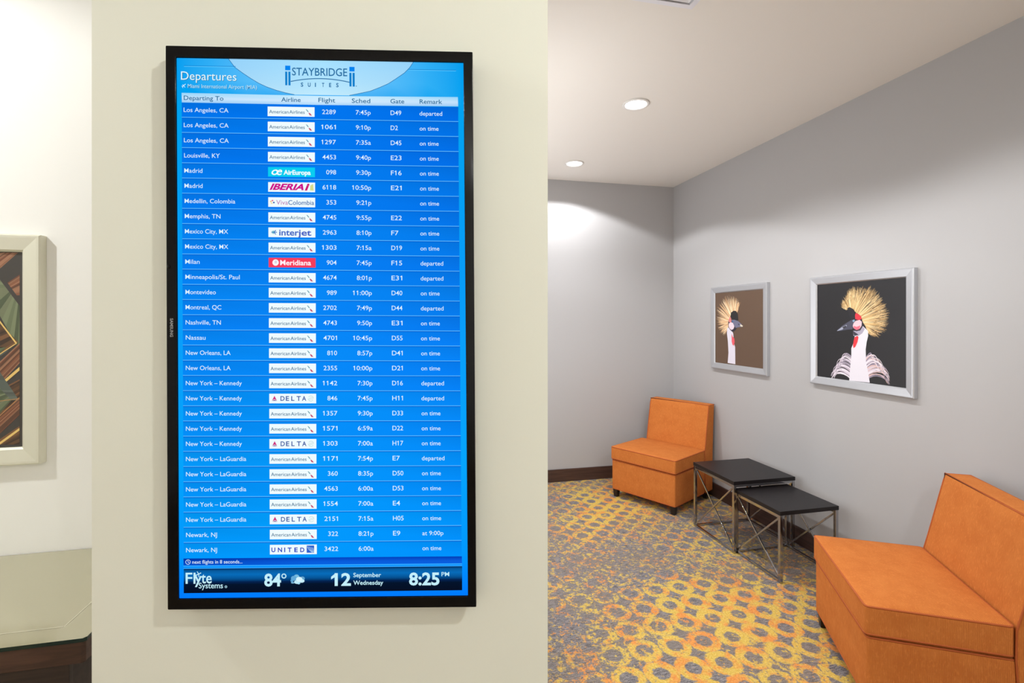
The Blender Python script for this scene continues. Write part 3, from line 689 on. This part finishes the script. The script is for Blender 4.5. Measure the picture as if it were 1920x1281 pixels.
def frame_parts(t, y0, y1, z0, z1, fw, depth, m, axis, wallc, prnt):
    """four mitred mouldings; axis 'x': hangs on the plane x = wallc facing -x; axis 'y': on y = wallc facing -y"""
    def V(u, v, d): return Vector((wallc-d, u, v)) if axis == 'x' else Vector((u, wallc-d, v))
    prof = [(0, 0), (0, depth-.004), (.004, depth), (.010, depth), (fw-.006, depth-.006), (fw, depth-.012), (fw, 0)]
    cs = [(y0, z0, 1, 1), (y1, z0, -1, 1), (y1, z1, -1, -1), (y0, z1, 1, -1)]
    for k in range(4):
        a, c = cs[k], cs[(k+1) % 4]; n = len(prof); b = MB()
        A = [V(a[0]+a[2]*u, a[1]+a[3]*u, d+.0004) for u, d in prof]; C = [V(c[0]+c[2]*u, c[1]+c[3]*u, d+.0004) for u, d in prof]
        b.add(A+C, [(i, (i+1) % n, n+(i+1) % n, n+i) for i in range(n)]+[tuple(range(n))[::-1], tuple(range(n, 2*n))])
        o = b.build('frame_moulding', m, fix=True); o.parent = t; o.matrix_parent_inverse = Matrix.Translation(-Vector(t.location))
D_F = .028; FW = .048; PX = XW-.014
zf = XW-D_F
nX = Vector((-1, 0, 0))
# large print: white-necked crowned crane on black
Yn, Yf, Zb, Zt = 2.012, 2.672, 1.094, 1.770
p2 = thing('framed_picture', 'silver framed print of a crowned crane on a black ground, right of the two', 'picture', (XW, (Yn+Yf)/2, Zb), 0, 'framed crane prints')
frame_parts(p2, Yn, Yf, Zb, Zt, FW, D_F, M_silver, 'x', XW, None)
def pic(fn0, k, x0, y0): return lambda u, v: atp(x0+u/k, y0+v/k, x=PX)
f2 = pic(None, 4.27, 1500, 480)
b = PR(f2, nX)
b.add([(PX, Yn+FW, Zb+FW), (PX, Yf-FW, Zb+FW), (PX, Yf-FW, Zt-FW), (PX, Yn+FW, Zt-FW)], [(0, 1, 2, 3)], lin((22, 21, 25)))
cc = (505, 500)
# crest
arc = [(335, 405), (345, 350), (385, 285), (430, 250), (490, 255), (560, 252), (620, 290), (655, 345), (690, 400), (708, 460), (700, 530), (690, 590), (625, 648), (585, 640), (545, 610)]
def along(pl, t):
    t *= len(pl)-1; i = min(int(t), len(pl)-2); q = t-i
    return (pl[i][0]+(pl[i+1][0]-pl[i][0])*q, pl[i][1]+(pl[i+1][1]-pl[i][1])*q)
inner = [(372, 432), (390, 425), (410, 418), (430, 425), (445, 450), (465, 465), (485, 480), (495, 500), (500, 520), (510, 540), (525, 560), (535, 585), (542, 600)]
for i in range(330):
    t = random.random(); p = along(inner, t); q = along(arc, t); s_ = random.uniform(.72, 1.03)
    q = (p[0]+(q[0]-p[0])*s_+random.uniform(-9, 9), p[1]+(q[1]-p[1])*s_+random.uniform(-9, 9))
    g = random.random(); colr = [(236, 205, 150), (218, 180, 120), (188, 150, 96), (248, 226, 180)][int(g*4)]
    b.blade(p, q, random.uniform(5, 8) if i < 120 else random.uniform(2.5, 4.5), colr, 1+i*.02, .12)
for i in range(320):                     # dense frayed rim of the crest
    t = random.random(); p0 = along(inner, t); q0 = along(arc, t); s0 = random.uniform(.45, .8); s1 = random.uniform(.9, 1.04)
    p = (p0[0]+(q0[0]-p0[0])*s0+random.uniform(-10, 10), p0[1]+(q0[1]-p0[1])*s0+random.uniform(-10, 10))
    q = (p0[0]+(q0[0]-p0[0])*s1+random.uniform(-12, 12), p0[1]+(q0[1]-p0[1])*s1+random.uniform(-12, 12))
    b.blade(p, q, random.uniform(2.5, 4), random.choice([(214, 180, 126), (190, 152, 100), (160, 124, 78), (236, 208, 156)]), 7+i*.005, .2)
# neck, head
b.poly([(497, 555), (545, 600), (547, 640), (535, 690), (527, 750), (530, 850), (545, 920), (560, 1015), (395, 998), (402, 900), (412, 800), (412, 740), (428, 700), (440, 640)], (226, 222, 232), 9)
b.poly([(500, 560), (520, 585), (500, 620), (470, 640), (430, 640), (425, 600), (470, 600)], (170, 165, 185), 10)
b.poly([(415, 570), (450, 604), (485, 596), (505, 560), (500, 520), (480, 500), (440, 470), (425, 500), (420, 530)], (44, 42, 52), 11)
b.poly([(425, 600), (470, 630), (440, 640), (430, 630)], (50, 50, 64), 11)
b.poly([(380, 418), (400, 410), (430, 428), (447, 470), (440, 510), (415, 515), (395, 480)], (30, 28, 34), 11.5)
b.poly([(296, 602), (305, 588), (345, 555), (385, 530), (415, 512), (438, 510), (438, 550), (420, 588), (380, 590), (330, 600)], (72, 74, 92), 12)
b.poly([(296, 602), (330, 575), (372, 552), (378, 560), (340, 590)], (165, 170, 190), 13)
b.poly([(340, 572), (370, 556), (372, 572), (350, 582)], (50, 50, 60), 14)
b.poly([(446, 458), (465, 462), (490, 482), (496, 505), (470, 515), (445, 505), (442, 480)], (214, 44, 60), 13)
b.poly([(430, 540), (448, 520), (480, 512), (497, 528), (494, 560), (478, 585), (455, 594), (432, 580), (424, 560)], (238, 196, 206), 14)
b.poly([(432, 560), (455, 568), (486, 556), (478, 585), (455, 594), (432, 580)], (222, 110, 130), 15)
b.poly([(424, 514), (436, 510), (442, 520), (434, 530), (424, 526)], (150, 190, 220), 15); b.poly([(429, 517), (436, 516), (436, 523), (430, 523)], (20, 20, 30), 16)
b.poly([(440, 650), (462, 640), (470, 652), (462, 690), (445, 728), (430, 738), (426, 715), (432, 680)], (228, 50, 60), 15)
# breast feathers
def bez(a, c, d, e, n=7): return [tuple((1-t)**3*a[k]+3*(1-t)**2*t*c[k]+3*(1-t)*t*t*d[k]+t**3*e[k] for k in (0, 1)) for t in [i/n for i in range(n+1)]]
for i in range(44):
    t = random.random(); sx = 400-10*t; sy = 800+190*t
    ex = 350-80*min(1, t*1.4)+random.uniform(-14, 14); ey = 790+150*t+random.uniform(-10, 25)
    b.curve(bez((sx+15, sy), (sx-40, sy-60), (ex-4, ey-25), (ex-8, ey+42)), 8, 2, random.choice([(216, 206, 220), (150, 140, 158), (238, 230, 238), (190, 176, 192)]), 4+i*.04)
for i in range(60):
    t = random.random(); sx = 525+15*t; sy = 830+170*t
    ex = 585+115*min(1, t*1.5)+random.uniform(-22, 14); ey = 800+190*t+random.uniform(-20, 30)
    b.curve(bez((sx-10, sy), (sx+45, sy-70), (ex-10, ey-40), (min(ex+18, 718), min(ey+40, 1030))), 9, 2, random.choice([(214, 200, 214), (146, 134, 154), (236, 226, 234), (216, 184, 180)]), 4+i*.04)
o = b.build('print', M_print); o.parent = p2; o.matrix_parent_inverse = Matrix.Translation(-Vector(p2.location)); o['label'] = 'crane facing left on black'
# small print: crane on brown, beak to the right
Yn1, Yf1, Zb1, Zt1 = 3.055, 3.715, 1.094, 1.772
p1 = thing('framed_picture', 'silver framed print of a crowned crane on a brown ground, left of the two', 'picture', (XW, (Yn1+Yf1)/2, Zb1), 0, 'framed crane prints')
frame_parts(p1, Yn1, Yf1, Zb1, Zt1, FW, D_F, M_silver, 'x', XW, None)
f1 = pic(None, 5.57, 1300, 500); b = PR(f1, nX)
b.add([(PX, Yn1+FW, Zb1+FW), (PX, Yf1-FW, Zb1+FW), (PX, Yf1-FW, Zt1-FW), (PX, Yn1+FW, Zt1-FW)], [(0, 1, 2, 3)], lin((98, 76, 60)))
arc = [(325, 725), (290, 700), (262, 650), (246, 590), (242, 520), (246, 450), (275, 385), (310, 330), (350, 300), (400, 300), (440, 315), (475, 350), (490, 375), (470, 430)]
inner = [(362, 640), (362, 620), (362, 600), (364, 585), (368, 565), (374, 545), (385, 520), (392, 500), (398, 482), (410, 470), (425, 462), (440, 462), (452, 468), (458, 478)]
for i in range(280):
    t = random.random(); p = along(inner, t); q = along(arc, t); s_ = random.uniform(.70, 1.02)
    q = (p[0]+(q[0]-p[0])*s_+random.uniform(-8, 8), p[1]+(q[1]-p[1])*s_+random.uniform(-8, 8))
    colr = random.choice([(240, 204, 158), (226, 182, 134), (196, 150, 108), (250, 226, 190)])
    b.blade(p, q, random.uniform(6, 9) if i < 110 else random.uniform(3, 5), colr, 1+i*.02, .12)
b.poly([(355, 640), (370, 635), (400, 660), (418, 700), (425, 800), (438, 840), (440, 1020), (360, 1006), (368, 900), (362, 780), (352, 700)], (222, 218, 232), 9)
b.poly([(366, 570), (380, 545), (410, 560), (440, 590), (455, 640), (440, 665), (415, 680), (390, 665), (370, 640)], (56, 52, 66), 10)
b.poly([(395, 480), (425, 460), (450, 468), (466, 500), (470, 560), (450, 572), (400, 545), (390, 515)], (34, 34, 36), 11)
b.poly([(368, 570), (376, 540), (388, 522), (396, 545), (400, 575), (385, 590)], (220, 130, 130), 12)
b.poly([(372, 595), (395, 580), (418, 590), (430, 625), (420, 652), (400, 662), (380, 645), (370, 620)], (240, 214, 226), 12)
b.poly([(398, 560), (430, 555), (470, 570), (505, 600), (520, 618), (515, 630), (480, 632), (445, 640), (425, 610)], (112, 112, 138), 13)
b.poly([(490, 600), (520, 618), (514, 630), (492, 624)], (224, 214, 190), 14)
b.poly([(470, 596), (486, 604), (482, 612), (468, 606)], (60, 60, 76), 14); b.poly([(405, 568), (418, 566), (422, 578), (410, 584)], (60, 110, 160), 14)
b.poly([(392, 665), (440, 645), (450, 655), (420, 680), (405, 680)], (46, 44, 56), 14)
b.poly([(402, 700), (415, 735), (430, 750), (434, 790), (424, 828), (410, 815), (402, 780)], (232, 92, 104), 14)
o = b.build('print', M_print); o.parent = p1; o.matrix_parent_inverse = Matrix.Translation(-Vector(p1.location)); o['label'] = 'crane facing right on brown'

# ------------------------------------------------------------------ leaf picture on the white wall at the left
DL = .030; yfL = YL-DL
xr_ = atp(75, 600, y=yfL).x; zt_ = atp(75, 440.6, y=yfL).z; zb_ = atp(73, 870.5, y=yfL).z; WL = .74
fwL = atp(75, 600, y=yfL).x-atp(36.6, 600, y=yfL).x
pl = thing('framed_picture', 'pale champagne framed print of crossed leaves and gold bars on the white wall', 'picture', (xr_-WL/2, YL, zb_))
frame_parts(pl, xr_-WL, xr_, zb_, zt_, fwL, DL, M_champ, 'y', YL, None)
PY = YL-.012
fl = lambda u, v: atp(u/3.2, 460+v/3.2, y=PY)
U1 = 118; V0, V1 = 38, 1202
def clip(pts):
    def cut(ps, inside, ix_):
        out = []
        for i in range(len(ps)):
            a, c = ps[i-1], ps[i]
            if inside(c):
                if not inside(a): out.append(ix_(a, c))
                out.append(c)
            elif inside(a): out.append(ix_(a, c))
        return out
    def ixf(k, val): return lambda a, c: tuple(a[n]+(c[n]-a[n])*(val-a[k])/(c[k]-a[k]) for n in (0, 1))
    for k, val, sg in ((0, U1, -1), (0, -1240, 1), (1, V0+6, 1), (1, V1-6, -1)):
        if not pts: break
        pts = cut(pts, (lambda p, k=k, val=val, sg=sg: (p[k]-val)*sg >= 0), ixf(k, val))
    return pts
b = PR(fl, Vector((0, -1, 0)))
xin, zin0, zin1 = xr_-fwL+.002, zb_+fwL-.002, zt_-fwL+.002
b.add([(xr_-WL+fwL, PY, zin0), (xin, PY, zin0), (xin, PY, zin1), (xr_-WL+fwL, PY, zin1)], [(0, 1, 2, 3)], lin((70, 66, 62)))
def PP(pts, col, l):
    c_ = clip(pts)
    if len(c_) >= 3: b.poly(c_, col, l)
def strokes(pts, cols, l, n=26):        # brushed leaf veins, parallel to the first edge
    (a, c, d, e) = pts
    for i in range(n):
        t0, t1 = i/n, (i+1)/n
        lp = lambda p, q, t: (p[0]+(q[0]-p[0])*t, p[1]+(q[1]-p[1])*t)
        PP([lp(a, e, t0), lp(c, d, t0), lp(c, d, t1), lp(a, e, t1)], random.choice(cols), l)
BR = [(140, 92, 66), (118, 74, 54), (164, 118, 90), (96, 66, 50), (150, 110, 84)]; GR = [(112, 122, 92), (96, 108, 80), (128, 138, 106), (84, 94, 70), (120, 126, 98)]
BD = [(84, 62, 46), (66, 50, 40), (104, 76, 52), (128, 90, 60)]; GS = [(92, 100, 92), (104, 112, 102), (84, 90, 84)]
for dx_ in (0, -330, -660, -990):
    for base_, cols, l in (([(-160, 130), (110, 40), (60, 40), (-160, 60)], BR, 1), ([(0, 140), (125, 30), (60, 20), (-60, 90)], BR, 1.2), ([(45, 225), (120, 175), (130, 300), (100, 300)], BR, 1.4),
        ([(-200, 60), (-20, 180), (130, 380), (130, 660)], GR, 2), ([(-220, 500), (100, 590), (40, 640), (-200, 800)], GS, 2.2),
        ([(-120, 480), (0, 470), (110, 580), (-60, 690)], BD, 2.5), ([(-200, 420), (-10, 620), (40, 610), (-40, 690)], GR, 2.6),
        ([(-160, 850), (125, 580), (125, 700), (-120, 960)], BR, 3), ([(-160, 950), (125, 800), (125, 930), (-100, 1080)], BD, 3.1),
        ([(-80, 760), (0, 760), (115, 930), (0, 930)], GS, 3.4), ([(-80, 830), (0, 860), (70, 930), (0, 1010)], GR, 3.5),
        ([(-120, 1120), (125, 910), (125, 1010), (-60, 1190)], BR, 4), ([(-100, 1230), (125, 1080), (130, 1230), (20, 1240)], BD, 4.1)):
        strokes([(u+dx_, v) for u, v in base_], cols, l, 14)
    for base_, wd in ((((-90, 340), (100, 590)), 9), (((100, 588), (-140, 745)), 5), (((35, 812), (130, 730)), 16), (((-140, 1290), (130, 1095)), 13), (((-70, 1090), (125, 905)), 3), (((0, 935), (118, 920)), 3)):
        (a0, a1), (c0_, c1_) = base_; d = Vector((c0_-a0, c1_-a1)); n_ = Vector((-d.y, d.x)).normalized()*wd/2
        PP([(a0+dx_+n_.x, a1+n_.y), (a0+dx_-n_.x, a1-n_.y), (c0_+dx_-n_.x, c1_-n_.y), (c0_+dx_+n_.x, c1_+n_.y)], (240, 204, 122) if wd > 4 else (206, 150, 92), 6)
o = b.build('print', M_print); o.parent = pl; o.matrix_parent_inverse = Matrix.Translation(-Vector(pl.location)); o['label'] = 'green and brown leaves with gold bars'

# ------------------------------------------------------------------ glass topped counter under it
ZC = .76; XC = -.720; YF = 1.330
ct = thing('counter', 'dark wood counter with a glossy glass top against the white wall', 'counter', (-1.4, YL, 0))
def CP(o): o.parent = ct; o.matrix_parent_inverse = Matrix.Translation(-Vector(ct.location)); return o
def slab(name, poly, z0, z1, m, bevel=0, side=None):
    b = MB(); n = len(poly); vs = [(x, y, z0) for x, y in poly]+[(x, y, z1) for x, y in poly]
    b.add(vs, [tuple(range(n))[::-1]], None, 0); b.add(vs, [tuple(range(n, 2*n))], None, 0)
    for i in range(n): b.add([vs[i], vs[(i+1) % n], vs[n+(i+1) % n], vs[n+i]], [(0, 1, 2, 3)], None, 1 if side else 0)
    o = b.build(name, [m, side] if side else m, bevel=bevel); return CP(o)
def oct_(x0, x1, y0, y1, c): return [(x0, y0), (x1-c, y0), (x1, y0+c), (x1, y1), (x0, y1)]
slab('glass_top', oct_(-2.75, XC, YF, YL-.002, .006), ZC-.009, ZC, M_glass, side=M_gedge)
slab('wood_top', oct_(-2.75, XC-.006, YF+.006, YL-.002, .006), ZC-.062, ZC-.0105, M_walnut, bevel=.002)
slab('cabinet', [(-2.70, YF+.10), (XC-.10, YF+.10), (XC-.10, YL-.002), (-2.70, YL-.002)], .08, ZC-.0625, M_cab, bevel=.002)
slab('plinth', [(-2.66, YF+.14), (XC-.14, YF+.14), (XC-.14, YL-.01), (-2.66, YL-.01)], 0, .0795, M_foot)
for k in range(4):
    x0 = -2.69+k*.475
    b = MB(); b.box((x0, YF+.084, .10), (x0+.465, YF+.0995, ZC-.09)); dd = CP(b.build('door', M_cab, bevel=.002))
    b = MB(); b.bar((x0+.05, YF+.062, .45), (x0+.05, YF+.062, .57), .010)
    for zz in (.46, .56): b.bar((x0+.05, YF+.062, zz), (x0+.05, YF+.085, zz), .008)
    o = b.build('door_handle', M_silver); o.parent = dd; o.matrix_parent_inverse = Matrix.Identity(4)
# pale inlaid line near the edge of the top
b = MB(); zz = ZC+.0006
def strip(p, q, wd):
    d = (q-p).normalized(); n_ = Vector((-d.y, d.x, 0))*wd/2
    b.add([(p.x+n_.x, p.y+n_.y, zz), (p.x-n_.x, p.y-n_.y, zz), (q.x-n_.x, q.y-n_.y, zz), (q.x+n_.x, q.y+n_.y, zz)], [(0, 1, 2, 3)])
strip(Vector((-2.70, 1.389, 0)), Vector((-.7975, 1.389, 0)), .0022); strip(Vector((-.796, 1.388, 0)), Vector((-.796, YL-.01, 0)), .0022)
CP(b.build('inlay_line', M_inlay))

# ------------------------------------------------------------------ ceiling fittings
def downlight(x, y, label):
    t = thing('recessed_downlight', label, 'light', (x, y, HC), 0, 'recessed ceiling downlights')
    b = MB(); b.lathe([(.062, -.0005), (.078, -.0005), (.080, -.003), (.078, -.007), (.066, -.008), (.062, -.004), (.062, -.0005)], 40); b.build('trim_ring', M_trimw, t, smooth=True)
    b = MB(); b.lathe([(.0001, -.0035), (.03, -.0040), (.050, -.0037), (.0618, -.0025), (.0618, -.0008), (.0001, -.0008)], 40); b.build('lens', M_lamp, t, smooth=True)
    return t
LB = ['small round lit downlight in the ceiling, farther one near the back wall', 'larger looking round lit downlight in the ceiling, nearer one over the hall',
      'round lit downlight just above the top edge of the photo by the near chair', 'round lit downlight over the lobby in front of the screen',
      'round lit downlight over the counter and leaf picture', 'round lit downlight at the left of the lobby behind the camera', 'round lit downlight at the right of the lobby behind the camera']
for (x, y, p, c), lb in zip(DOWN, LB): downlight(x, y, lb)
vc = (.874, 1.529)
v = thing('ceiling_vent', 'square white air vent in the ceiling, cut by the top edge of the photo', 'vent', (vc[0], vc[1], HC))
def sq(b, r0, r1, z0, z1):
    cs = [(-1, -1), (1, -1), (1, 1), (-1, 1)]
    for k in range(4):
        a, c = cs[k], cs[(k+1) % 4]
        b.add([(a[0]*r0, a[1]*r0, z0), (c[0]*r0, c[1]*r0, z0), (c[0]*r1, c[1]*r1, z1), (a[0]*r1, a[1]*r1, z1)], [(0, 1, 2, 3)])
b = MB(); sq(b, .300, .298, -.0006, -.010); sq(b, .298, .272, -.010, -.012); sq(b, .272, .270, -.012, -.001); b.build('vent_frame', M_vent, v)
for k in range(5):
    r = .262-k*.05; b = MB(); sq(b, r, r-.030, -.0115, -.004); sq(b, r-.030, r, -.003, -.0105); b.build('louvre', M_vent, v)
b = MB(); b.box((-.27, -.27, -.0012), (.27, .27, -.0006)); b.build('duct_opening', M_duct, v)

for (x, y, p), lb in zip(UP, ('added unseen white bowl uplight on the hall side wall behind the partition, nearer the screen', 'added unseen white bowl uplight on the hall side wall behind the partition, nearer the back wall')):
    t = thing('added_sconce', lb, 'light', (XA, y, 1.78), 0, 'added hall uplights')  # unseen sconce body, made up to carry the added ceiling fill
    b = MB(); b.box((.0004, -.06, -.02), (.012, .06, .09)); b.build('backplate', M_trimw, t, bevel=.002)
    b = MB(); n = 20
    vs = []
    for k, (rr, zz) in enumerate(((.02, -.02), (.06, .0), (.12, .06), (.17, .115), (.165, .115), (.115, .062), (.02, .0))):
        vs += [(.0125+rr*math.sin(math.pi*j/n)*.95, rr*math.cos(math.pi*j/n), zz) for j in range(n+1)]
    b.add(vs, [(i*(n+1)+j, i*(n+1)+j+1, (i+1)*(n+1)+j+1, (i+1)*(n+1)+j) for i in range(6) for j in range(n)]); b.build('bowl', M_trimw, t, smooth=True)
